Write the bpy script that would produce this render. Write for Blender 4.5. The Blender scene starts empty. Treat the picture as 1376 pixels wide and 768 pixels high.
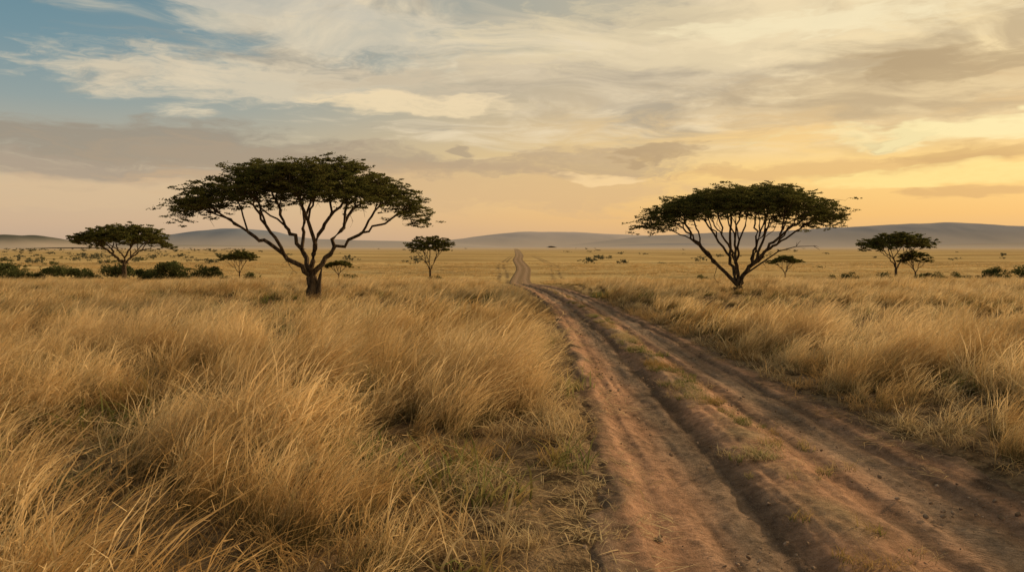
import bpy, math, numpy as np
from mathutils import Vector
rng=np.random.default_rng(7)
S=bpy.context.scene
S.view_settings.view_transform='Standard'; S.view_settings.look='None'; S.view_settings.exposure=0
F=994.0; HY=332.0; CX=688.0; CH=2.6
def lin(c):
    return tuple(((v/255)/12.92 if v/255<=.04045 else ((v/255+.055)/1.055)**2.4) for v in c)+(1.0,)
# ---------------- noise
def vnoise(x,y,seed=0):
    xi=np.floor(x).astype(np.int64); yi=np.floor(y).astype(np.int64)
    xf=x-xi; yf=y-yi
    def h(a,b):
        n=(a*374761393+b*668265263+seed*1442695041)&0xffffffff
        n=((n^(n>>13))*1274126177)&0xffffffff
        n=(n^(n>>16))&0xffffffff
        return n/4294967295.0
    u=xf*xf*(3-2*xf); v=yf*yf*(3-2*yf)
    return (h(xi,yi)*(1-u)+h(xi+1,yi)*u)*(1-v)+(h(xi,yi+1)*(1-u)+h(xi+1,yi+1)*u)*v
def fbm(x,y,o=4,seed=0):
    s=0;a=.5;t=0
    for i in range(o):
        s=s+a*vnoise(x*2**i+13.7*i,y*2**i+7.1*i,seed+i); t+=a; a*=.5
    return s/t
def sst(x,a,b):
    t=np.clip((x-a)/(b-a),0,1); return t*t*(3-2*t)
# ---------------- terrain / road functions
_ld=np.linspace(math.log(1.5),math.log(30000),4000)
def _curve(pts):
    d=np.log([p[0] for p in pts]); v=[p[1] for p in pts]
    a=np.interp(_ld,d,v)
    for _ in range(3):
        k=61; a=np.convolve(np.pad(a,k//2,mode='edge'),np.ones(k)/k,'valid')
    return a
_cx=_curve([(2,2.95),(5.9,3.06),(9.6,3.18),(15.4,3.22),(24,3.22),(33,3.05),(42,2.65),(55,2.1),(75,1.5),(95,1.1),(115,1.2),(145,2.1),(180,2.9),(230,2.6),(310,2.2),(420,4.2),(600,5.5),(845,6.5),(1500,10),(5000,10)])
_hw=_curve([(2,2.2),(8,2.12),(15.4,1.82),(24,1.62),(35,1.45),(46,1.35),(80,1.3),(150,1.4),(300,1.8),(600,2.6),(2000,5)])
def cx(y): return np.interp(np.log(np.maximum(y,1.6)),_ld,_cx)
def hw(y): return np.interp(np.log(np.maximum(y,1.6)),_ld,_hw)
def zt(x,y):
    x=np.asarray(x,float); y=np.asarray(y,float)
    z=-2.5*sst(y,34,118)
    s=np.abs(x-cx(y))
    z=z+sst(s,1.8,5)*(fbm(x/5,y/5,3,3)-.5)*.3*(1-sst(y,60,100))
    z=z+sst(s,1.6,2.6)*.08*(1-sst(y,50,90))
    return z
def gz(x,y):
    s=np.abs(x-cx(y)); w=hw(y)
    return zt(x,y)-.22*(1-sst(s,w-.25,w+.12))+(fbm(np.asarray(x)*3,np.asarray(y)*3,2,9)-.5)*.09*(1-sst(np.asarray(y,float),30,50))
# ---------------- mesh helper
def mk(name,verts,quads,mats=(),matidx=None,attrs=None,smooth=False,link=True,cattrs=None):
    me=bpy.data.meshes.new(name)
    v=np.asarray(verts,np.float32); q=np.asarray(quads,np.int32)
    k=q.shape[1] if len(q) else 4
    me.vertices.add(len(v)); me.vertices.foreach_set('co',v.ravel())
    if len(q):
        me.loops.add(q.size); me.loops.foreach_set('vertex_index',q.ravel())
        me.polygons.add(len(q)); me.polygons.foreach_set('loop_start',np.arange(0,q.size,k,dtype=np.int32))
        if matidx is not None: me.polygons.foreach_set('material_index',np.asarray(matidx,np.int32))
        me.polygons.foreach_set('use_smooth',np.full(len(q),smooth,dtype=bool))
    for m in mats: me.materials.append(m)
    for n,a in (attrs or {}).items():
        at=me.attributes.new(n,'FLOAT','POINT'); at.data.foreach_set('value',np.asarray(a,np.float32))
    for n,a in (cattrs or {}).items():
        at=me.attributes.new(n,'FLOAT_COLOR','POINT'); at.data.foreach_set('color',np.asarray(a,np.float32).ravel())
    me.update(calc_edges=True); me.validate()
    ob=bpy.data.objects.new(name,me)
    if link: S.collection.objects.link(ob)
    return ob
def grid(nr,nc):
    i=np.arange(nr-1)[:,None]*nc+np.arange(nc-1)[None,:]
    return np.stack([i,i+1,i+nc+1,i+nc],-1).reshape(-1,4)
# ---------------- node helper
class NT:
    def __init__(s,tree): s.t=tree; s.n=tree.nodes; s.l=tree.links
    def put(s,sock,v):
        if v is None: return
        if isinstance(v,bpy.types.NodeSocket): s.l.new(v,sock)
        else:
            try: sock.default_value=v
            except Exception: sock.default_value=(v,v,v)
    def M(s,op,a,b=None,c=None,clamp=False):
        n=s.n.new('ShaderNodeMath'); n.operation=op; n.use_clamp=clamp
        for i,v in enumerate((a,b,c)): s.put(n.inputs[i],v)
        return n.outputs[0]
    def mix(s,f,a,b,bt='MIX'):
        n=s.n.new('ShaderNodeMix'); n.data_type='RGBA'; n.blend_type=bt; n.clamp_factor=True
        s.put(n.inputs[0],f); s.put(n.inputs[6],a); s.put(n.inputs[7],b); return n.outputs[2]
    def noise(s,vec,scale,detail=4,rough=.5,dist=0,out=0,dims='3D'):
        n=s.n.new('ShaderNodeTexNoise'); n.noise_dimensions=dims; s.put(n.inputs['Vector'],vec)
        n.inputs['Scale'].default_value=scale; n.inputs['Detail'].default_value=detail
        n.inputs['Roughness'].default_value=rough; n.inputs['Distortion'].default_value=dist
        return n.outputs[out]
    def ss(s,x,a,b,lo=0.,hi=1.):
        n=s.n.new('ShaderNodeMapRange'); n.interpolation_type='SMOOTHSTEP'
        for i,v in enumerate((x,a,b,lo,hi)): s.put(n.inputs[i],v)
        return n.outputs[0]
    def xyz(s,x,y,z=0.):
        n=s.n.new('ShaderNodeCombineXYZ')
        for i,v in enumerate((x,y,z)): s.put(n.inputs[i],v)
        return n.outputs[0]
    def sep(s,v):
        n=s.n.new('ShaderNodeSeparateXYZ'); s.put(n.inputs[0],v); return n.outputs
    def ramp(s,f,stops):
        n=s.n.new('ShaderNodeValToRGB'); e=n.color_ramp.elements
        while len(e)<len(stops): e.new(0.5)
        for el,(p,c) in zip(e,stops): el.position=p; el.color=c
        s.put(n.inputs[0],f); return n.outputs[0]
    def attr(s,name,out='Fac'):
        n=s.n.new('ShaderNodeAttribute'); n.attribute_name=name; return n.outputs[out]
    def pos(s): return s.n.new('ShaderNodeNewGeometry').outputs['Position']
    def vm(t,op,a,b):
        n=t.n.new('ShaderNodeVectorMath'); n.operation=op; t.put(n.inputs[0],a); t.put(n.inputs[1],b); return n.outputs[0]
    def bump(s,h,strength,dist):
        n=s.n.new('ShaderNodeBump'); n.inputs['Strength'].default_value=strength; n.inputs['Distance'].default_value=dist
        s.put(n.inputs['Height'],h); return n.outputs[0]
def newmat(name):
    m=bpy.data.materials.new(name); m.use_nodes=True; t=NT(m.node_tree); t.n.clear()
    o=t.n.new('ShaderNodeOutputMaterial'); return m,t,o
def diffuse(t,o,col,normal=None,rough=1.0):
    b=t.n.new('ShaderNodeBsdfDiffuse'); t.put(b.inputs['Color'],col)
    if normal is not None: t.put(b.inputs['Normal'],normal)
    t.l.new(b.outputs[0],o.inputs[0])
def leafy(t,o,col,tr):
    d=t.n.new('ShaderNodeBsdfDiffuse'); t.put(d.inputs[0],col)
    r=t.n.new('ShaderNodeBsdfTranslucent'); t.put(r.inputs[0],col)
    m=t.n.new('ShaderNodeMixShader'); m.inputs[0].default_value=tr
    t.l.new(d.outputs[0],m.inputs[1]); t.l.new(r.outputs[0],m.inputs[2]); t.l.new(m.outputs[0],o.inputs[0])

# ================= WORLD =================
AZ=math.radians(54); EL=math.radians(16)
W=bpy.data.worlds.new("World"); S.world=W; W.use_nodes=True
t=NT(W.node_tree); t.n.clear(); vm=t.vm
g=t.n.new('ShaderNodeTexCoord').outputs['Generated']
x,y,z=t.sep(g)
hl=t.M('SQRT',t.M('ADD',t.M('ADD',t.M('MULTIPLY',x,x),t.M('MULTIPLY',y,y)),1e-5))
u=t.M('DIVIDE',x,hl); v=t.M('DIVIDE',z,hl)
zz=t.M('MAXIMUM',z,0.)
Lr=t.ramp(zz,[(0,lin((194,167,143))),(.03,lin((208,178,146))),(.07,lin((213,187,151))),(.12,lin((180,172,152))),(.17,lin((148,161,158))),(.24,lin((116,146,156))),(.32,lin((96,134,150))),(1,lin((135,146,150)))])
Rr=t.ramp(zz,[(0,lin((222,176,128))),(.04,lin((245,193,118))),(.10,lin((255,212,130))),(.16,lin((242,203,141))),(.24,lin((213,191,152))),(.32,lin((206,190,158))),(1,lin((200,188,160)))])
base=t.mix(t.ss(u,-.6,.5),Lr,Rr)
k=t.M('ADD',zz,.10)
P=t.xyz(t.M('DIVIDE',x,k),t.M('DIVIDE',y,k),0.)
warp=vm('MULTIPLY',vm('SUBTRACT',t.noise(P,1.0,2,.5,0,1,'2D'),(.5,.5,.5)),(.8,.8,0))
P2=vm('ADD',P,warp)
Pa=vm('MULTIPLY',P2,(.6,1.0,1.))
n1=t.noise(vm('ADD',Pa,(3.1,1.7,0)),1.0,7,.62,0,0,'2D')
n2=t.noise(vm('ADD',Pa,(11.1,5.7,0)),2.2,6,.60,0,0,'2D')
d1=t.ss(t.M('ADD',n1,t.M('MULTIPLY',u,.24)),.43,.60)
d1=t.M('MULTIPLY',d1,t.ss(z,.09,.17))
lf=t.ss(n2,.34,.62)
ccol=t.mix(lf,lin((170,160,142)),lin((240,221,186)))
ccol=t.mix(t.ss(u,.1,.6),ccol,t.mix(lf,lin((194,171,132)),lin((254,228,174))))
col=t.mix(t.M('MULTIPLY',d1,.85),base,ccol)
wn=t.sep(t.noise(t.xyz(t.M('MULTIPLY',u,5.),t.M('MULTIPLY',v,18.)),1.,4,.6,0,1,'2D'))
wu=t.M('ADD',u,t.M('MULTIPLY',t.M('SUBTRACT',wn[0],.5),.26)); wv=t.M('ADD',v,t.M('MULTIPLY',t.M('SUBTRACT',wn[1],.5),.07))
fine=t.noise(t.xyz(t.M('MULTIPLY',wu,13.),t.M('MULTIPLY',wv,54.)),1.,6,.64,0,0,'2D')
fn=t.M('MULTIPLY',t.M('SUBTRACT',fine,.5),3.2)
def blob(px,py,rx,ry,c,op,soft=.8):
    global col
    tt=(px-CX)/F; q=math.sqrt(1+tt*tt); uu=tt/q; vv=(HY-py)/F/q
    a=t.M('MULTIPLY_ADD',wu,F/rx,-uu*F/rx); b=t.M('MULTIPLY_ADD',wv,F/ry,-vv*F/ry)
    r=t.M('MULTIPLY_ADD',a,a,t.M('MULTIPLY_ADD',b,b,fn))
    col=t.mix(t.ss(r,1.0+soft,1.0-soft,0.,op),col,lin(c))
blob(400,112,240,34,(226,209,178),.75)
blob(480,45,170,26,(217,205,180),.65)
blob(330,3,170,18,(198,192,176),.65)
blob(760,110,280,34,(192,175,148),.5)
blob(560,142,110,18,(244,220,177),.8)
blob(960,45,280,40,(233,213,172),.6)
blob(1250,125,260,46,(197,171,131),.5)
blob(1080,35,140,16,(248,232,190),.7)
blob(180,196,200,24,(158,147,130),.92)
blob(90,228,220,18,(172,155,135),.85)
blob(420,215,250,20,(174,155,131),.8)
blob(620,252,320,30,(214,178,134),.6)
blob(700,222,230,16,(190,164,131),.7)
blob(200,262,260,14,(216,186,148),.6)
blob(780,238,70,8,(250,214,158),.8)
blob(640,191,26,5,(174,154,128),.7)
blob(870,203,76,6,(186,157,118),.75)
blob(1172,182,44,7,(168,137,98),.85,.5)
blob(1310,80,80,20,(178,153,115),.75)
blob(1150,225,170,14,(218,175,118),.6)
blob(1320,203,80,14,(206,165,107),.65)
blob(1290,172,170,10,(255,237,177),.8)
blob(1376,262,60,8,(214,169,111),.65)
blob(1320,238,120,14,(255,225,145),.9)
sky=t.n.new('ShaderNodeTexSky'); sky.sky_type='NISHITA'; sky.sun_disc=False
sky.sun_elevation=EL; sky.sun_rotation=AZ; sky.dust_density=3
bg1=t.n.new('ShaderNodeBackground'); t.l.new(sky.outputs[0],bg1.inputs[0]); bg1.inputs[1].default_value=.003
bg2=t.n.new('ShaderNodeBackground'); t.l.new(col,bg2.inputs[0]); bg2.inputs[1].default_value=.98
ad=t.n.new('ShaderNodeAddShader'); t.l.new(bg1.outputs[0],ad.inputs[0]); t.l.new(bg2.outputs[0],ad.inputs[1])
wo=t.n.new('ShaderNodeOutputWorld'); t.l.new(ad.outputs[0],wo.inputs[0])
W.cycles.sampling_method='NONE'

sd=Vector((math.sin(AZ)*math.cos(EL),math.cos(AZ)*math.cos(EL),math.sin(EL)))
L=bpy.data.lights.new('sun','SUN'); L.energy=5.0; L.angle=math.radians(2); L.color=(1,.76,.46)
lo=bpy.data.objects.new('sun',L); lo.rotation_euler=(-sd).to_track_quat('-Z','Y').to_euler(); S.collection.objects.link(lo)

# ================= MATERIALS =================
mg,t,o=newmat('savanna_ground'); p=t.pos(); px_,py_,pz_=t.sep(p)
near=t.mix(t.ss(t.noise(p,2.2,5,.7),.38,.62),(.055,.037,.022,1),(.20,.132,.075,1))
near=t.mix(t.ss(t.noise(p,22,3,.7),.55,.68,0,.5),near,(.34,.25,.14,1))
ps=t.vm('MULTIPLY',p,(.35,1.,1.))
far=t.mix(t.ss(t.noise(ps,.03,7,.65),.38,.62),(.33,.215,.09,1),(.54,.375,.17,1))
far=t.mix(t.ss(t.noise(p,.35,6,.75),.5,.70,0,.7),far,(.17,.125,.05,1))
far=t.mix(t.ss(t.noise(ps,.012,6,.65),.50,.64,0,.65),far,(.21,.165,.085,1))
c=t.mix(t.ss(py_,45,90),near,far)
c=t.mix(t.ss(py_,300,3000,0,.85),c,(.46,.36,.275,1))  # distance haze painted into the ground colour, stronger with depth
c=t.mix(t.attr('trk'),c,(.15,.105,.06,1))
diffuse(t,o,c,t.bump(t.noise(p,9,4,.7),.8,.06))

mr,t,o=newmat('dirt'); p=t.pos(); rc=t.attr('rc','Color')
f1=t.noise(p,11,7,.75); f2=t.noise(p,70,3,.7); f3=t.noise(p,2.5,5,.7)
c=t.mix(1.,rc,t.ramp(f1,[(.3,(.60,.60,.60,1)),(.7,(1.4,1.4,1.4,1))]),'MULTIPLY')
c=t.mix(1.,c,t.ramp(f3,[(.3,(.72,.71,.70,1)),(.7,(1.25,1.25,1.25,1))]),'MULTIPLY')
c=t.mix(t.ss(f2,.58,.7,0,.6),c,(.46,.36,.26,1))
c=t.mix(t.ss(f2,.42,.3,0,.5),c,(.06,.042,.03,1))
lat=t.attr('lat'); alg=t.attr('alg'); tm=t.attr('tread')
wv_=t.n.new('ShaderNodeTexWave'); wv_.wave_type='BANDS'; wv_.bands_direction='Y'
t.put(wv_.inputs['Vector'],t.xyz(0.,t.M('ADD',alg,t.M('MULTIPLY',t.M('ABSOLUTE',lat),.5)),0.))
wv_.inputs['Scale'].default_value=4.2; wv_.inputs['Distortion'].default_value=2.5; wv_.inputs['Detail'].default_value=2
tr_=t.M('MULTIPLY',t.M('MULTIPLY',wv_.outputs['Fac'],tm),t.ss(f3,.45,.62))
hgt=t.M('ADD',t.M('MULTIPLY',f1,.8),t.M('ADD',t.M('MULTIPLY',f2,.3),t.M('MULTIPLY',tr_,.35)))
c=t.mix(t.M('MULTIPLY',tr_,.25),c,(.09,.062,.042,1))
diffuse(t,o,c,t.bump(hgt,1.,.055))

def grassmat(name,tipA,tipB,baseC,green,tr=.4,gamt=.5,h1=.5):
    m,t,o=newmat(name); p=t.pos(); ti=t.attr('tint'); h=t.attr('hgt')
    tip=t.mix(t.ss(ti,.0,1.),tipA,tipB)
    tip=t.mix(t.ss(t.noise(p,.55,2,.65),.44,.60,0,.75),tip,(.40,.225,.075,1))
    tip=t.mix(t.ss(t.noise(p,.13,1,.6),.45,.65,0,.4),tip,(.84,.64,.37,1))
    tip=t.mix(t.M('MULTIPLY',t.ss(ti,.78,.95),gamt),tip,green)
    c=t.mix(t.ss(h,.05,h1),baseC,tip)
    leafy(t,o,c,tr); return m
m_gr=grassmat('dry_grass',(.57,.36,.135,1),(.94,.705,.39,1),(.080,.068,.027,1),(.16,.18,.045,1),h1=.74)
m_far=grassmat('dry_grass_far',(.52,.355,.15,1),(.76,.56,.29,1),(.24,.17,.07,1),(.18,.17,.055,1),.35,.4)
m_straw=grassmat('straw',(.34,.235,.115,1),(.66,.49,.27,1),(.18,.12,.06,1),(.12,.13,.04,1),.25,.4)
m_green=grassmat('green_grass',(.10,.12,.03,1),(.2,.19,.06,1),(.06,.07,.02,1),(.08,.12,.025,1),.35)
mb,t,o=newmat('acacia_bark'); p=t.pos()
c=t.mix(t.ss(t.noise(t.vm('MULTIPLY',p,(9,9,2)),1.,5,.7),.35,.65),(.035,.025,.018,1),(.13,.092,.06,1))
diffuse(t,o,c,t.bump(t.noise(p,14,5,.7),.8,.05))
ml,t,o=newmat('acacia_leaf'); ti=t.attr('tint'); p=t.pos()
c=t.mix(ti,(.038,.044,.012,1),(.15,.138,.04,1)); c=t.mix(t.ss(t.noise(p,.8,2,.6),.4,.65,0,.5),c,(.11,.09,.026,1))
leafy(t,o,c,.35)
mbu,t,o=newmat('bush_leaf'); ti=t.attr('tint')
leafy(t,o,t.mix(ti,(.038,.048,.016,1),(.12,.12,.046,1)),.3)
mdt,t,o=newmat('distant_foliage'); ti=t.attr('tint')
leafy(t,o,t.mix(ti,(.065,.065,.04,1),(.12,.115,.07,1)),.2)

# ================= GROUND =================
def geo(a,b,r,first):
    out=[a]; s=first
    while out[-1]<b: out.append(out[-1]+s); s*=r
    return np.array(out)
xr=geo(14,14000,1.09,.16)[1:]; xl=-geo(6,14000,1.09,.16)[1:][::-1]
X=np.concatenate([xl,np.arange(-6,14.01,.14),xr])
Y=np.concatenate([-geo(-2,60,1.2,.4)[1:][::-1],np.arange(2,20,.14),geo(20,26000,1.018,.2)])
XX,YY=np.meshgrid(X,Y); ZZ=gz(XX,YY)
def trkline(off,w): 
    return np.exp(-((XX-off)/w)**2)
tl_=np.interp(YY,[95,140,200,300,500],[-1.2,-1.6,-3.2,-2.0,1.])
tr_l=np.interp(YY,[95,140,200,300,500],[6.5,8.2,11.5,12.,12.])
trk=(np.maximum(trkline(tl_-.7,.35),trkline(tl_+.7,.35))+np.maximum(trkline(tr_l-.7,.35),trkline(tr_l+.7,.35)))*sst(YY,70,95)*(1-sst(YY,300,500))*np.clip(fbm(XX/3,YY/9,3,88)*2.2-.2,0,1)
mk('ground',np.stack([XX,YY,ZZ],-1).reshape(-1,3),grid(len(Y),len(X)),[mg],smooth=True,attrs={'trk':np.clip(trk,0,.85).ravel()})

# ================= ROAD =================
yr=np.concatenate([np.arange(1.5,16,.035),geo(16,2200,1.0055,.06)])
sr=np.linspace(-1.28,1.28,160)
SS_,YR=np.meshgrid(sr,yr); Hh=hw(YR); lat=SS_*Hh; XR=cx(YR)+lat
wob=(fbm(YR/1.7,lat*0+3,3,21)-.5)*.30
wob2=(fbm(YR/1.1,lat*0+9,3,31)-.5)*.24
sc=Hh/1.9
def G(s0,w,wb=wob): return np.exp(-((lat-s0*sc-wb)/(w*sc))**2)
fade=1-sst(YR,60,110)
nz=fbm(XR*2.2,YR*1.3,5,41)-.5; nz2=fbm(XR*9,YR*7,3,51)-.5
nzs=fbm(XR*7,YR*.35,4,61)-.5
nze=fbm(XR*2.6,YR*2.6,4,66)-.5
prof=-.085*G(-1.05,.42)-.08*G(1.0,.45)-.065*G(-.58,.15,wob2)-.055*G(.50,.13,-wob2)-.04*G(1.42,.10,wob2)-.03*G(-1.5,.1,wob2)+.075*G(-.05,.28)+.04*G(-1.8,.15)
rz=zt(XR,YR)*1+prof*fade+(nz*.07+nz2*.026+nzs*.055)*fade+.02
edge=np.abs(SS_)+ (fbm(XR*1.3,YR*1.3,4,71)-.5)*.36+nze*.12
rz=rz-.30*sst(edge,1.02,1.26)*fade-(1-fade)*(-.05+.12*sst(np.abs(SS_),1.0,1.28))
red=np.array([.385,.218,.135]); brn=np.array([.255,.180,.126]); drk=np.array([.08,.056,.041]); strw=np.array([.28,.205,.115])
def mixc(a,b,f): return a*(1-f[...,None])+b*f[...,None]
C=np.ones(XR.shape+(3,))*red
C=mixc(C,brn,np.clip(G(-.80,.32)*1.0+G(1.1,.42)*.95+nz*.7,0,1))
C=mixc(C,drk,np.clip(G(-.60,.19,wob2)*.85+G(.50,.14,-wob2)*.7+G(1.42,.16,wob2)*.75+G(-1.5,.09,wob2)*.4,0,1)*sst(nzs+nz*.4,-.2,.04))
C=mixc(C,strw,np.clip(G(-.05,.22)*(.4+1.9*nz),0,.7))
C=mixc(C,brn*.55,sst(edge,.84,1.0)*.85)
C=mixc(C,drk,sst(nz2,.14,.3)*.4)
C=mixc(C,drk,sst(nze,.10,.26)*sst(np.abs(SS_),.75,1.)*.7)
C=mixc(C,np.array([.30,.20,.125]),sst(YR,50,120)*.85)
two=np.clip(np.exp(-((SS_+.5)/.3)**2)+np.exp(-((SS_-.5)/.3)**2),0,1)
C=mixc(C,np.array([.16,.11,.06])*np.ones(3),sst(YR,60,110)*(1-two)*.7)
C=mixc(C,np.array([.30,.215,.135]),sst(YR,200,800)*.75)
C=np.clip(C*(1+nzs[...,None]*1.0*fade[...,None]),0.01,1)
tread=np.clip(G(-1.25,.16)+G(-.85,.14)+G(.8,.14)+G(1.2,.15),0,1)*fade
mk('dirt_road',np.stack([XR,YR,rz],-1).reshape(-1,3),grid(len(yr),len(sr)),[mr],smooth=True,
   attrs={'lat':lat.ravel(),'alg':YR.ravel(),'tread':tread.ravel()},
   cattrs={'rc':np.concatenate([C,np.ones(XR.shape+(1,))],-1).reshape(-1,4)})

# ================= GRASS SOURCES =================
def blades(n,rad,Lm,Lv,width,seed,bend=(.25,.7),head=.45,wind=1.0,seg=6,lie=0.,stiff=0.3,nb=8):
    r=np.random.default_rng(seed)
    a=r.uniform(0,2*np.pi,n); rr=rad*np.sqrt(r.uniform(0,1,n))
    root=np.stack([rr*np.cos(a),rr*np.sin(a),np.full(n,-.03)],-1)
    Ln=Lm*(1+r.normal(0,Lv,n)).clip(.3,1.6)
    da=r.normal(0,.75,n)*(1 if wind>0 else 3)+ (0 if wind>0 else r.uniform(0,6.28,n))
    dirn=np.stack([np.cos(da),np.sin(da),np.zeros(n)],-1)
    da2=r.uniform(0,2*np.pi,n); d2=np.stack([np.cos(da2),np.sin(da2),np.zeros(n)],-1)
    bd=r.uniform(*bend,n); le=r.uniform(0,stiff,n)
    isH=r.uniform(0,1,n)<head
    tt=np.linspace(0,1,seg)
    V=np.zeros((n,seg,2,3)); 
    h=(dirn[:,None,:]*(bd[:,None]*tt**2.2)[...,None]+d2[:,None,:]*(le[:,None]*tt)[...,None])*Ln[:,None,None]
    up=Ln[:,None]*(tt-.42*bd[:,None]*tt**2.6)*(1-lie)
    P=root[:,None,:]+h; P[...,2]+=up
    P[...,2]+= lie*r.uniform(.0,.06,n)[:,None]
    wa=r.uniform(0,np.pi,n); wd=np.stack([np.cos(wa),np.sin(wa),np.zeros(n)],-1)
    wl=np.interp(tt,[0,.2,.7,1],[.6,1,.75,.12]); wh=np.interp(tt,[0,.55,.68,.85,1],[.5,.4,1.1,1.7,.25])
    ww=np.where(isH[:,None],wh[None],wl[None])*width*r.uniform(.6,1.3,n)[:,None]*.5
    V[:,:,0]=P-wd[:,None]*ww[...,None]; V[:,:,1]=P+wd[:,None]*ww[...,None]
    base=np.arange(n)[:,None]*seg*2+np.arange(seg-1)[None]*2
    Q=np.stack([base,base+1,base+3,base+2],-1).reshape(-1,4)
    tint=np.repeat(np.where(isH,r.uniform(.4,.77,n),r.uniform(0,1,n)),seg*2); hg=np.tile(np.repeat(tt,2),n)
    if lie>0: hg=.35+.65*hg
    V=V.reshape(-1,3)
    hi=np.where(isH)[0]
    if len(hi) and lie==0 and nb:
        q=r.uniform(.66,1,(len(hi),nb)); fi=q*(seg-1); i0=np.minimum(fi.astype(int),seg-2); f=(fi-i0)[...,None]
        hP=P[hi]; ar=np.arange(len(hi))[:,None]
        b0=hP[ar,i0]*(1-f)+hP[ar,i0+1]*f
        dv=hP[ar,i0+1]-hP[ar,i0]; dv/=np.linalg.norm(dv,axis=-1,keepdims=True)+1e-9
        b1=b0+(dv*.6+r.normal(0,.45,b0.shape))*(Lm*.055)
        sd_=r.normal(0,1,b0.shape); sd_/=np.linalg.norm(sd_,axis=-1,keepdims=True); sd_*=width*.35
        BV=np.stack([b0-sd_,b0+sd_,b1+sd_*.4,b1-sd_*.4],2).reshape(-1,3)
        BQ=np.arange(len(BV)).reshape(-1,4)+len(V)
        V=np.concatenate([V,BV]); Q=np.concatenate([Q,BQ])
        tint=np.concatenate([tint,r.uniform(.5,.77,len(hi)*nb).repeat(4)]); hg=np.concatenate([hg,np.ones(len(BV))])
    return V,Q,tint,hg
def coll(name): return bpy.data.collections.new(name)
src=coll('grass_tufts'); SRC=[]
def add_src(tag,mat,*a,**k):
    V,Q,ti,hg=blades(*a,**k)
    ob=mk('grass_tuft_%02d_%s'%(len(SRC),tag),V,Q,[mat],attrs={'tint':ti,'hgt':hg},link=False)
    src.objects.link(ob); SRC.append(tag)
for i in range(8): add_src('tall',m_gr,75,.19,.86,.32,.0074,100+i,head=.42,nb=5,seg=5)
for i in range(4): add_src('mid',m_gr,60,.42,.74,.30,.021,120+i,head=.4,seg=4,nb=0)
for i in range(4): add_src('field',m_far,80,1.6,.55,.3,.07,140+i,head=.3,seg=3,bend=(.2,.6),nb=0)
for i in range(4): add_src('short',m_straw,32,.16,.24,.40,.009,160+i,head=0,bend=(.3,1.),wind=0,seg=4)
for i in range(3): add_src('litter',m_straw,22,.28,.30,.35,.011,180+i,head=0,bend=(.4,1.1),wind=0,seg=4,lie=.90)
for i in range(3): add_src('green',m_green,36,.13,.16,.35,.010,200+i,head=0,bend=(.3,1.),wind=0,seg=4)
for i in range(3): add_src('under',m_straw,40,.26,.42,.3,.012,220+i,head=0,bend=(.3,1.),wind=0,seg=3)
IDX={tg:[i for i,s_ in enumerate(SRC) if s_==tg] for tg in set(SRC)}

def scatter(name,pts,rot,scl,idx,collection):
    me=bpy.data.meshes.new(name); me.vertices.add(len(pts)); me.vertices.foreach_set('co',pts.astype(np.float32).ravel())
    for n,a in (('rot',rot),('scl',scl)):
        at=me.attributes.new(n,'FLOAT_VECTOR','POINT'); at.data.foreach_set('vector',a.astype(np.float32).ravel())
    at=me.attributes.new('idx','INT','POINT'); at.data.foreach_set('value',idx.astype(np.int32))
    ob=bpy.data.objects.new(name,me); S.collection.objects.link(ob)
    ng=bpy.data.node_groups.new(name+'_scatter','GeometryNodeTree')
    ng.interface.new_socket('Geometry',in_out='INPUT',socket_type='NodeSocketGeometry')
    ng.interface.new_socket('Geometry',in_out='OUTPUT',socket_type='NodeSocketGeometry')
    N=ng.nodes; K=ng.links
    gi=N.new('NodeGroupInput'); go=N.new('NodeGroupOutput'); ip=N.new('GeometryNodeInstanceOnPoints')
    ci=N.new('GeometryNodeCollectionInfo'); ci.inputs['Collection'].default_value=collection
    ci.inputs['Separate Children'].default_value=True; ci.inputs['Reset Children'].default_value=True
    def na(nm,dt):
        n=N.new('GeometryNodeInputNamedAttribute'); n.data_type=dt; n.inputs['Name'].default_value=nm
        return next(o_ for o_ in n.outputs if o_.enabled and o_.name=='Attribute')
    er=N.new('FunctionNodeEulerToRotation')
    K.new(na('rot','FLOAT_VECTOR'),er.inputs[0]); K.new(er.outputs[0],ip.inputs['Rotation'])
    K.new(na('scl','FLOAT_VECTOR'),ip.inputs['Scale']); K.new(na('idx','INT'),ip.inputs['Instance Index'])
    ip.inputs['Pick Instance'].default_value=True
    K.new(gi.outputs[0],ip.inputs['Points']); K.new(ci.outputs[0],ip.inputs['Instance']); K.new(ip.outputs[0],go.inputs[0])
    md=ob.modifiers.new('scatter','NODES'); md.node_group=ng
    return ob
GP=[];GR=[];GS=[];GI=[]
def samp(y0,y1,dens,margin=2.0,slope=.73):
    w=slope*y1+margin; n=int((y1-y0)*2*w*dens)
    x_=rng.uniform(-w,w,n); y_=rng.uniform(y0,y1,n)
    k_=np.abs(x_)<slope*y_+margin; return x_[k_],y_[k_]
def sides(x_,y_):
    s=x_-cx(y_); w=hw(y_)
    n=(fbm(y_/1.3,x_*0+5,3,81)-.5); n2=(fbm(x_/.9,y_/.9,3,83)-.5)
    vl=.85+.5*(1-sst(y_,6,10))+n*.9+n2*.9-.45*sst(y_,18,28)+1.0*sst(y_,28,44); vr=.36+n*.7+n2*.6-.15*sst(y_,18,28)+.5*sst(y_,32,50)
    left=-s-w-vl; right=s-w-vr
    return np.maximum(left,right),s,w
def emit(x_,y_,tag,sx,sz,rz_,tilt=.08,z=None):
    n=len(x_)
    if n==0: return
    GP.append(np.stack([x_,y_,gz(x_,y_) if z is None else z],-1))
    GR.append(np.stack([rng.normal(0,tilt,n),rng.normal(0,tilt,n),rz_],-1))
    GS.append(np.stack([sx,sx,sz],-1)); GI.append(rng.choice(IDX[tag],n))
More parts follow.
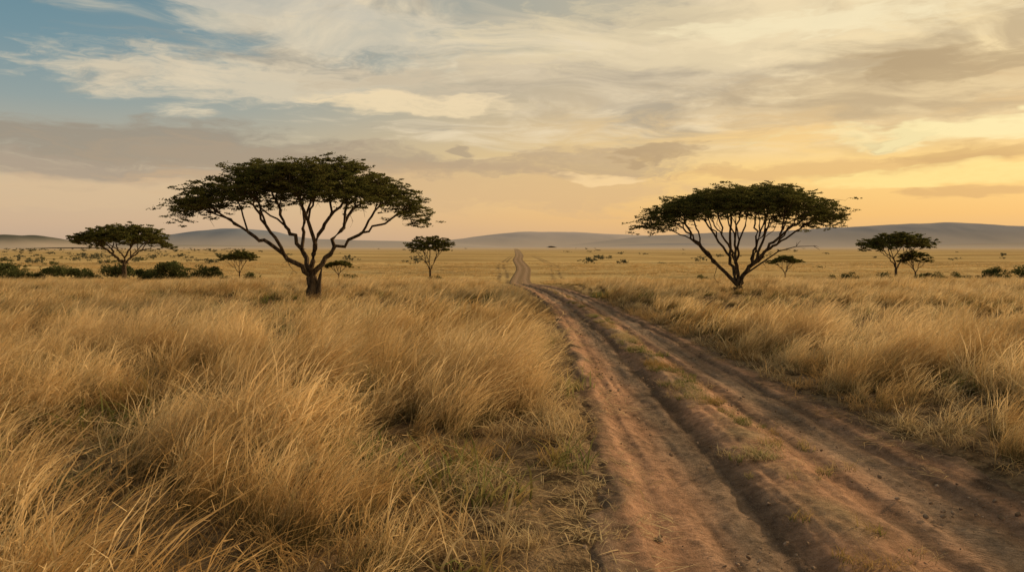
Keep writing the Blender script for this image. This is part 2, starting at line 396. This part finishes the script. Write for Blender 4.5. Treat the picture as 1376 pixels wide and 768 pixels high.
def windang(x_,y_): return (fbm(x_/2.6,y_/2.6,2,91)-.5)*2.2+rng.normal(0,.35,len(x_))-.15
for (y0,y1,den,tag) in ((1.8,20,11,'tall'),(20,60,3.0,'mid'),(60,110,.9,'mid')):
    x_,y_=samp(y0,y1,den); e,s,w=sides(x_,y_)
    clump=fbm(x_/.8,y_/.8,2,101); big=fbm(x_/4.5,y_/4.5,3,111)
    keep=(e>0)&(clump+.25*(big-.5)>rng.uniform(.33,.52,len(x_)))
    x_,y_,e,clump,big=[q[keep] for q in (x_,y_,e,clump,big)]
    hs=(.22+1.22*clump+.95*(big-.5))*(.55+.45*sst(e,0,.8))*rng.uniform(.62,1.25,len(x_))
    hs*=(1-.28*sst(y_,14,34))*(1-.45*sst(y_,34,46)*(1-sst(e,0,3.)))
    emit(x_,y_,tag,hs*rng.uniform(.95,1.3,len(x_)),hs,windang(x_,y_))
x_,y_=samp(75,240,.10); s=np.abs(x_-cx(y_)); k_=(s>hw(y_)+2.2)&(fbm(x_/14,y_/14,3,121)>rng.uniform(.25,.55,len(x_)))
x_,y_=x_[k_],y_[k_]; f_=rng.uniform(.7,1.3,len(x_)); emit(x_,y_,'field',f_*1.1,f_*.6*(.6+.8*fbm(x_/9,y_/9,2,5)),windang(x_,y_),.02)
x_,y_=samp(1.8,18,4); e,s,w=sides(x_,y_); k_=(e>-.35); x_,y_=x_[k_],y_[k_]
emit(x_,y_,'under',rng.uniform(.7,1.2,len(x_)),rng.uniform(.35,.9,len(x_)),rng.uniform(0,6.28,len(x_)))
x_,y_=samp(1.8,60,11,0,.4); e,s,w=sides(x_,y_)
vm_=(e<.2)&(np.abs(s)>w*.93)&(fbm(x_/.5,y_/.5,3,131)>rng.uniform(.42,.62,len(x_)))
a_,b_,e_=x_[vm_],y_[vm_],e[vm_]
h_=rng.uniform(.35,1.5,len(a_))*(.5+1.0*sst(e_,-.7,.1))*(1-.5*sst(b_,30,45)); emit(a_,b_,'short',h_*1.1,h_,rng.uniform(0,6.28,len(a_)))
x_,y_=samp(1.8,26,12,0,.6); e,s,w=sides(x_,y_)
vm_=(e<.1)&(np.abs(s)>w*.80)&(fbm(x_/.4,y_/.4,3,141)>rng.uniform(.38,.64,len(x_)))
a_,b_=x_[vm_],y_[vm_]; f_=rng.uniform(.6,1.2,len(a_)); emit(a_,b_,'litter',f_,f_,rng.uniform(0,6.28,len(a_)),.05,np.maximum(zt(a_,b_)+.01,gz(a_,b_)+.02))
y_=rng.uniform(4,50,3000); x_=cx(y_)+(-.05+rng.normal(0,.17,len(y_)))*hw(y_)/1.9
k_=fbm(x_/.6,y_/.9,3,151)>rng.uniform(.44,.62,len(x_)); x_,y_=x_[k_],y_[k_]
f_=rng.uniform(.25,1.0,len(x_))*(1-.5*sst(y_,25,40)); n_=len(x_)//2
emit(x_[:n_],y_[:n_],'green',f_[:n_],f_[:n_]*.8,rng.uniform(0,6.28,n_),.1,zt(x_[:n_],y_[:n_])+.06)
emit(x_[n_:],y_[n_:],'short',f_[n_:]*.9,f_[n_:]*.6,rng.uniform(0,6.28,len(x_)-n_),.1,zt(x_[n_:],y_[n_:])+.06)
x_,y_=samp(3,40,2); e,s,w=sides(x_,y_); k_=(e>-.6)&(fbm(x_/1.6,y_/1.6,3,161)>.58); x_,y_=x_[k_],y_[k_]
f_=rng.uniform(1.5,3.2,len(x_)); emit(x_,y_,'green',f_,f_,rng.uniform(0,6.28,len(x_)))
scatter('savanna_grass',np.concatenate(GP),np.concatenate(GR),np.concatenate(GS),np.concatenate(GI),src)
print('GRASS',sum(len(a) for a in GP))

# clods on the road
st=coll('dirt_clods')
import bmesh
for i in range(4):
    bm=bmesh.new(); bmesh.ops.create_icosphere(bm,subdivisions=2,radius=1)
    r_=np.random.default_rng(300+i); off=r_.uniform(0,50,3)
    for v_ in bm.verts:
        c_=np.array(v_.co); k_=.65+.7*float(vnoise(np.array([c_[0]*1.6+off[0]+c_[2]]),np.array([c_[1]*1.6+off[1]-c_[2]]),i)[0])
        v_.co=Vector((c_[0]*k_,c_[1]*k_*.8,c_[2]*k_*.55))
    me=bpy.data.meshes.new('dirt_clod_%d'%i); bm.to_mesh(me); bm.free()
    mc=bpy.data.materials.get('clod')
    if mc is None:
        mc,t,o=newmat('clod'); diffuse(t,o,t.mix(t.ss(t.noise(t.pos(),6,3,.6),.35,.65),(.15,.10,.065,1),(.36,.25,.175,1)))
    me.materials.append(mc); st.objects.link(bpy.data.objects.new('dirt_clod_%d'%i,me))
y_=3+rng.uniform(0,1,5200)**1.6*32; s_=rng.uniform(-1.3,1.3,5200)
x_=cx(y_)+s_*hw(y_); k_=fbm(x_*1.2,y_*.8,3,171)>rng.uniform(.38,.66,len(x_))-.12*(np.abs(s_)>.85); x_,y_=x_[k_],y_[k_]; n_=len(x_)
sz=.005+.028*rng.uniform(0,1,n_)**4
scatter('dirt_clods',np.stack([x_,y_,zt(x_,y_)+.008],-1),rng.uniform(0,.6,(n_,3))*np.array([1,1,10]),np.stack([sz]*3,-1),rng.integers(0,4,n_),st)

# ================= TREES =================
def perp(d):
    a=np.array([0,0,1.]) if abs(d[2])<.9 else np.array([1.,0,0])
    p1=np.cross(d,a); p1/=np.linalg.norm(p1); return p1,np.cross(d,p1)
def tubes(polys):
    V=[];Q=[];n=0
    for pts,rad,sd_ in polys:
        pts=np.asarray(pts); m=len(pts)
        ang=np.linspace(0,2*np.pi,sd_,endpoint=False)
        for i in range(m):
            d=pts[min(i+1,m-1)]-pts[max(i-1,0)]; d=d/(np.linalg.norm(d)+1e-9); p1,p2=perp(d)
            V.append(pts[i]+rad[i]*(np.cos(ang)[:,None]*p1+np.sin(ang)[:,None]*p2))
        for i in range(m-1):
            a=n+i*sd_+np.arange(sd_); b=n+i*sd_+(np.arange(sd_)+1)%sd_
            Q.append(np.stack([a,b,b+sd_,a+sd_],-1))
        n+=m*sd_
    return np.concatenate(V),np.concatenate(Q)
def acacia(name,px,d,H,Wd,r0,fork,seed,N=160,nleaf=330,ls=.075,edge=.68,asp=.8,lean=0.,offx=0.,thick=.10,kfirst=3,padr=.75,stub=False,bare=None,topoff=0.,hang=14,pow_=2.2,flat=.14,nsp=9):
    r=np.random.default_rng(seed)
    bx=(px-CX)/F*d; by=d; bz=float(gz(np.array(bx),np.array(by)))-.08
    if d>80: bz0=-2.5; H=H-(bz-bz0)*.8
    R=Wd/2
    th=r.uniform(0,2*np.pi,N); rr=np.sqrt(r.uniform(0,1,N))
    irr=1-.30*fbm(np.cos(th)*1.9+5,np.sin(th)*1.9+5,2,seed)
    tx=offx+np.cos(th)*rr*(R-padr*.6)*irr/np.mean(irr)*1.0; ty=np.sin(th)*rr*(R-padr*.8)*asp*irr
    q=np.clip(np.hypot((tx-topoff-offx)/R,ty/(R*asp)),0,1.1)
    tz=H*(.955-(.955-edge)*q**pow_)-H*thick*r.uniform(0,1,N)**1.3*(1.1-q*.5)+H*.11*(fbm(tx/1.3+9,ty/1.3+9,2,seed+5)-.5)
    T=np.stack([tx,ty,tz],-1)
    polys=[]; nodes=[]
    def limb(a,b,ra,rb,up,sides_):
        L_=np.linalg.norm(b-a); m=max(3,min(9,int(L_/.35)+2)); s=np.linspace(0,1,m)[:,None]
        c=(a+b)/2+np.array([0,0,up*L_]); pts=(1-s)**2*a+2*s*(1-s)*c+s*s*b
        j=r.normal(0,.04*L_,(m,3)); j[0]=0;j[-1]=0; pts=pts+j*(1 if L_>.5 else .5)
        polys.append((pts,(ra+(rb-ra)*s[:,0]),sides_)); return pts
    def km(P_,k):
        c=P_[r.choice(len(P_),k,replace=False)]
        w_=np.array([1,1,.5])
        for _ in range(8):
            a_=np.argmin((((P_[:,None]-c[None])*w_)**2).sum(-1),1)
            for i in range(k):
                if (a_==i).any(): c[i]=P_[a_==i].mean(0)
        return a_
    def rad(n): return max(r0*.80*(n/N)**.5,.011)
    def grow(a,idx,lvl,ra):
        if len(idx)<=1:
            for i in idx: limb(a,T[i],ra,.008,.10,4); nodes.append(T[i])
            return
        k=(kfirst if lvl==0 else (2 if r.uniform()<.65 else 3)); k=min(k,len(idx))
        lab=km(T[idx],k)
        for g_ in range(k):
            sub=idx[lab==g_]
            if len(sub)==0: continue
            cen=T[sub].mean(0)
            fr=.34+.10*min(lvl,3)+r.uniform(-.05,.07)
            if len(sub)==1: 
                limb(a,T[sub[0]],min(ra,rad(1)*1.4),.008,.12,4); continue
            b=a+(cen-a)*fr; b[2]-=.03*H*(lvl<2)
            rb=rad(len(sub))
            limb(a,b,min(ra,rb*1.2),rb,.12 if lvl<2 else .05,8 if lvl<2 else 5)
            nodes.append(b)
            grow(b,sub,lvl+1,rb)
    fk=np.array([lean,0,fork*H])
    m=7; s=np.linspace(0,1,m)[:,None]
    tr=s*fk+np.concatenate([r.normal(0,.03,(m,2))*r0/.25,np.zeros((m,1))],1); tr[0]=0
    tr[-1]=fk
    rads=r0*(1.0+.45*np.exp(-s[:,0]*7)-.08*s[:,0]); polys.append((tr,rads,14))
    grow(fk,np.arange(N),0,r0*.8)
    if stub:
        a=tr[1]+np.array([r0*.8,-.05,0]); polys.append((np.array([a-[.05,0,.5],a+[.10,0,.5],a+[.14,0,1.0],a+[.24,0,1.5]]),np.array([r0*.7,r0*.5,r0*.35,r0*.1]),9))
    if bare:
        for b_ in bare:
            pts=np.array(b_,float); rad_=np.linspace(.06,.012,len(pts)); polys.append((pts,rad_,6))
            for j in range(9):
                i=r.integers(1,len(pts)); e=pts[i]+np.array([r.normal(.15,.3),r.normal(0,.2),r.normal(.05,.2)]); limb(pts[i],e,.016,.006,.05,4)
    nd=np.array(nodes)
    for j in range(hang):
        a=nd[r.integers(len(nd))].copy(); L_=r.uniform(.35,1.0)*H/7
        pts=[a]
        for i in range(4): pts.append(pts[-1]+np.array([r.normal(0,.12),r.normal(0,.1),-L_*r.uniform(.2,.45)])*1.0)
        polys.append((np.array(pts),np.linspace(.018,.005,5),4))
        for i in (1,2,3): limb(pts[i],pts[i]+r.normal(0,.16,3)-np.array([0,0,.12]),.009,.004,0,4)
    # sprays: thin flat fans of leaflets set around each branch tip
    so=r.normal(0,1,(N,nsp,3))*np.array([.50,.50,.16])*padr; ssz=r.uniform(.35,1,(N,nsp))
    so[:,:,2]-=.10*padr*np.hypot(so[:,:,0],so[:,:,1])/padr
    for i in range(N):
        for j in range(0,nsp,3): limb(T[i],T[i]+so[i,j],.010,.004,.1,3)
    BV,BQ=tubes(polys)
    nl=N*nleaf; ow=r.integers(0,N,nl); sp=r.integers(0,nsp,nl)
    tl=r.normal(0,.16,(N,nsp,2))
    loc=r.normal(0,1,(nl,3)); loc/=np.linalg.norm(loc,axis=1,keepdims=True); loc*=(r.uniform(0,1,nl)**.7)[:,None]
    loc*=np.array([1,1,flat])*(.50*padr*ssz[ow,sp])[:,None]
    loc[:,2]+=loc[:,0]*tl[ow,sp,0]+loc[:,1]*tl[ow,sp,1]
    loc+=so[ow,sp]
    C_=T[ow]+loc+np.array([0,0,.02])
    n1_=r.normal(0,1,(nl,3))*np.array([1,1,.45]); n1_/=np.linalg.norm(n1_,axis=1,keepdims=True)
    n2_=np.cross(n1_,r.normal(0,1,(nl,3))); n2_/=np.linalg.norm(n2_,axis=1,keepdims=True)
    sz_=ls*r.uniform(.5,1.4,nl)[:,None]
    LV=np.stack([C_-n1_*sz_,C_-n2_*sz_*.38,C_+n1_*sz_,C_+n2_*sz_*.38],1).reshape(-1,3)
    LQ=np.arange(len(LV)).reshape(-1,4)+len(BV)
    padt=r.uniform(0,1,(N,nsp)); tint=np.clip(.6*padt[ow,sp]+.4*r.uniform(0,1,nl),0,1).repeat(4)
    V=np.concatenate([BV,LV]); Q=np.concatenate([BQ,LQ])
    ob=mk(name,V,Q,[mb,ml],np.concatenate([np.zeros(len(BQ)),np.ones(len(LQ))]),attrs={'tint':np.concatenate([np.zeros(len(BV)),tint])})
    ob.location=(bx,by,bz); return ob
acacia('acacia_tree',420,33,6.80,11.2,.255,.20,11,N=370,nleaf=330,ls=.057,edge=.66,lean=-.05,offx=-.45,kfirst=4,stub=True,padr=.76,hang=26,thick=.18,flat=.17)
acacia('acacia_tree',991,40.5,6.25,11.9,.265,.08,22,N=350,nleaf=330,ls=.060,edge=.65,lean=.05,offx=.42,kfirst=5,padr=.82,thick=.18,hang=20,flat=.17,
       bare=[[(.3,-.2,1.1),(1.2,-.5,1.8),(2.0,-.7,2.4),(2.9,-.8,2.65),(3.8,-.9,2.68)]])
acacia('acacia_tree',167,95,8.1,13.6,.30,.30,33,N=135,nleaf=280,ls=.145,edge=.64,padr=1.15,offx=-.2,hang=4,thick=.18,flat=.22)
acacia('acacia_tree',322,110,4.7,6.2,.12,.25,44,N=55,nleaf=240,ls=.13,edge=.66,padr=.65,hang=2,thick=.18,flat=.28)
acacia('acacia_tree',455,115,3.3,4.3,.12,.25,55,N=36,nleaf=240,ls=.13,edge=.62,padr=.6,hang=1,thick=.18,flat=.28)
acacia('acacia_tree',578,106,7.0,7.2,.16,.25,66,N=70,nleaf=230,ls=.12,edge=.74,padr=.68,hang=3,thick=.26,flat=.26)
acacia('acacia_tree',1055,112,3.9,4.9,.12,.3,77,N=38,nleaf=240,ls=.13,edge=.66,padr=.65,hang=1,flat=.28)
acacia('acacia_tree',1204,110,7.7,11.8,.20,.25,88,N=110,nleaf=260,ls=.145,edge=.66,padr=1.0,hang=4,thick=.18,flat=.22)
acacia('acacia_tree',1230,113,4.8,4.9,.14,.25,99,N=36,nleaf=260,ls=.13,edge=.62,padr=.68,hang=1,thick=.3,flat=.28)

# ================= BUSHES =================
def bush_mesh(items,name,mat,ls,n_per):
    Vs=[];Ts=[]
    for (bx,by,w,h,sd_) in items:
        r=np.random.default_rng(sd_); bz=float(zt(bx,by))
        nl=max(8,int(r.integers(7,14))); cc=np.stack([r.normal(0,.27*w,nl),r.normal(0,.22*w,nl),r.uniform(.15,.75,nl)*h],-1)
        cr=r.uniform(.18,.38,nl)*h
        ow=r.integers(0,nl,n_per); p_=r.normal(0,1,(n_per,3)); p_/=np.linalg.norm(p_,axis=1,keepdims=True); p_*=(r.uniform(.1,1.1,n_per)**.5)[:,None]
        C_=cc[ow]+p_*cr[ow][:,None]*np.array([1.3,1.3,.85]); C_[:,2]=np.maximum(C_[:,2],.02)
        C_+=np.array([bx,by,bz])
        a=r.normal(0,1,(n_per,3)); a/=np.linalg.norm(a,axis=1,keepdims=True); b=np.cross(a,r.normal(0,1,(n_per,3))); b/=np.linalg.norm(b,axis=1,keepdims=True)
        s_=ls*h*r.uniform(.5,1.2,n_per)[:,None]
        Vs.append(np.stack([C_-a*s_,C_-b*s_*.6,C_+a*s_,C_+b*s_*.6],1).reshape(-1,3))
        Ts.append((.5*r.uniform(0,1,nl)[ow]+.5*r.uniform(0,1,n_per)).repeat(4))
    V=np.concatenate(Vs); return mk(name,V,np.arange(len(V)).reshape(-1,4),[mat],attrs={'tint':np.concatenate(Ts)})
def bp(px,py,wpx,hpx,sd_):
    d=5.1*F/(py-HY); return ((px-CX)/F*d,d,wpx/F*d,hpx/F*d*1.15,sd_)
for i,(px,py,w,h) in enumerate([(82,382,34,22),(226,381,42,27),(283,379,30,20),(158,381,36,23),(1334,380,34,18),(1268,380,40,12)]):
    bush_mesh([bp(px,py,w,h,400+i)],'savanna_bush',mbu,.055,2600)
it=[bp(px,py,w,h,500+i) for i,(px,py,w,h) in enumerate([(4,382,28,26),(30,382,30,18),(56,382,18,13),(122,381,26,17),(105,380,18,13),(190,380,24,17),(335,379,14,12),(250,379,18,13),(300,387,16,10),(1140,380,22,12),(1120,379,12,9),(1376,381,24,20),(1300,380,18,9),(1188,380,18,12),(1400,381,34,18),(-30,382,44,24),(948,381,22,10),(587,381,14,10),(470,379,14,10),(1238,381,16,10),(206,380,20,16),(15,379,30,16),(22,368,30,8),(110,366,24,7),(250,364,24,6),(30,360,30,5),(70,357,20,6),(150,354,24,5),(10,352,20,5),(50,350,36,5),(100,348,30,4),(225,357,18,7),(190,350,30,4),(1340,362,18,4),(1100,360,14,3)])]
bush_mesh(it,'distant_bushes',mbu,.075,1000)
r=np.random.default_rng(5); items=[]
for i in range(340):
    d=math.exp(r.uniform(math.log(220),math.log(3000))); px=r.uniform(-150,1530)
    if 640<px<760: continue
    if i%5<3: px=r.uniform(-150,330)
    h=r.uniform(.7,2.2)*(1 if d<800 else 1.8); items.append(((px-CX)/F*d,d,h*r.uniform(1.2,4.0),h,600+i))
bush_mesh(items,'distant_trees',mdt,.16,140)

# ================= HILLS =================
def hill(D,prof,c1,c2,seed,rough=.12,depth=.16,name='hill'):
    px=np.array([p[0] for p in prof],float); py=np.array([p[1] for p in prof],float)
    n=500; pxs=np.linspace(px[0],px[-1],n); h=(HY-np.interp(pxs,px,py))
    k_=41; 
    for _ in range(2): h=np.convolve(np.pad(h,k_//2,mode='edge'),np.ones(k_)/k_,'valid')
    rows=40; s=np.linspace(-1,1,rows)
    Xs=(pxs-CX)/F*D
    XX,SS2=np.meshgrid(Xs,s)
    yy=D+SS2*depth*D
    rg=1+(fbm(XX/(D*.06),yy/(D*.06)+seed*3.1,3,seed)-.5)*rough*2
    HH=np.maximum(h,0)[None]*rg/F*D
    bell=np.cos(np.clip(SS2,-1,1)*np.pi/2)**1.3
    zz_=HH*bell*1.04-4
    m,t,o=newmat(name+'_haze_rock'); p=t.pos()
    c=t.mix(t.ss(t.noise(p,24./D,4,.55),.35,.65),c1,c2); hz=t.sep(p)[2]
    c=t.mix(t.ss(hz,0.,float(HH.max())*.85,.7,0.),c,(.48,.39,.32,1))  # aerial haze painted into the albedo: hazy hill tints, paler toward the foot
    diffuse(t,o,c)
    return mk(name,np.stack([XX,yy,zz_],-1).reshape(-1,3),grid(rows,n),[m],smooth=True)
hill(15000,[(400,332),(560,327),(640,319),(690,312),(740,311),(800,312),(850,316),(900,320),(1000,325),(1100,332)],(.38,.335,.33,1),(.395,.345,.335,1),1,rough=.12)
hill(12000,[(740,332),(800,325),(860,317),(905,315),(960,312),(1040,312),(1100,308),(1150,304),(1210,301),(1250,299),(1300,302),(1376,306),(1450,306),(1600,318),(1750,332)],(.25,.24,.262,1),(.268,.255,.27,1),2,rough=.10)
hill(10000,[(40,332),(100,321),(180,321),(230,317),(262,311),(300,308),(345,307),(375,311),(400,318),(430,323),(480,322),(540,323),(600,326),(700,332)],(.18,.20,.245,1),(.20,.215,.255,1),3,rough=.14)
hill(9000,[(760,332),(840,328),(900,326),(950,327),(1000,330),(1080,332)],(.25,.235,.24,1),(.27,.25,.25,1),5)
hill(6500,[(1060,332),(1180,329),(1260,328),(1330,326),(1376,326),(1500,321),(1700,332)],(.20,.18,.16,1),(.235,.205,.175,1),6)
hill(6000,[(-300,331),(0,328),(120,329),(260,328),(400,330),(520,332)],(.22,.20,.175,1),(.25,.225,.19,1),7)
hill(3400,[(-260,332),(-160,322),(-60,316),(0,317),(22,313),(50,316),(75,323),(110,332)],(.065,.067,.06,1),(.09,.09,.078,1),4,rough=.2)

# ================= CAMERA =================
cam=bpy.data.cameras.new('camera'); cam.sensor_width=36; cam.lens=36*F/1376; cam.shift_y=-(384-HY)/1376
cam.clip_start=.1; cam.clip_end=60000
co=bpy.data.objects.new('camera',cam); co.location=(0,0,CH); co.rotation_euler=(math.radians(90),0,0)
S.collection.objects.link(co); S.camera=co
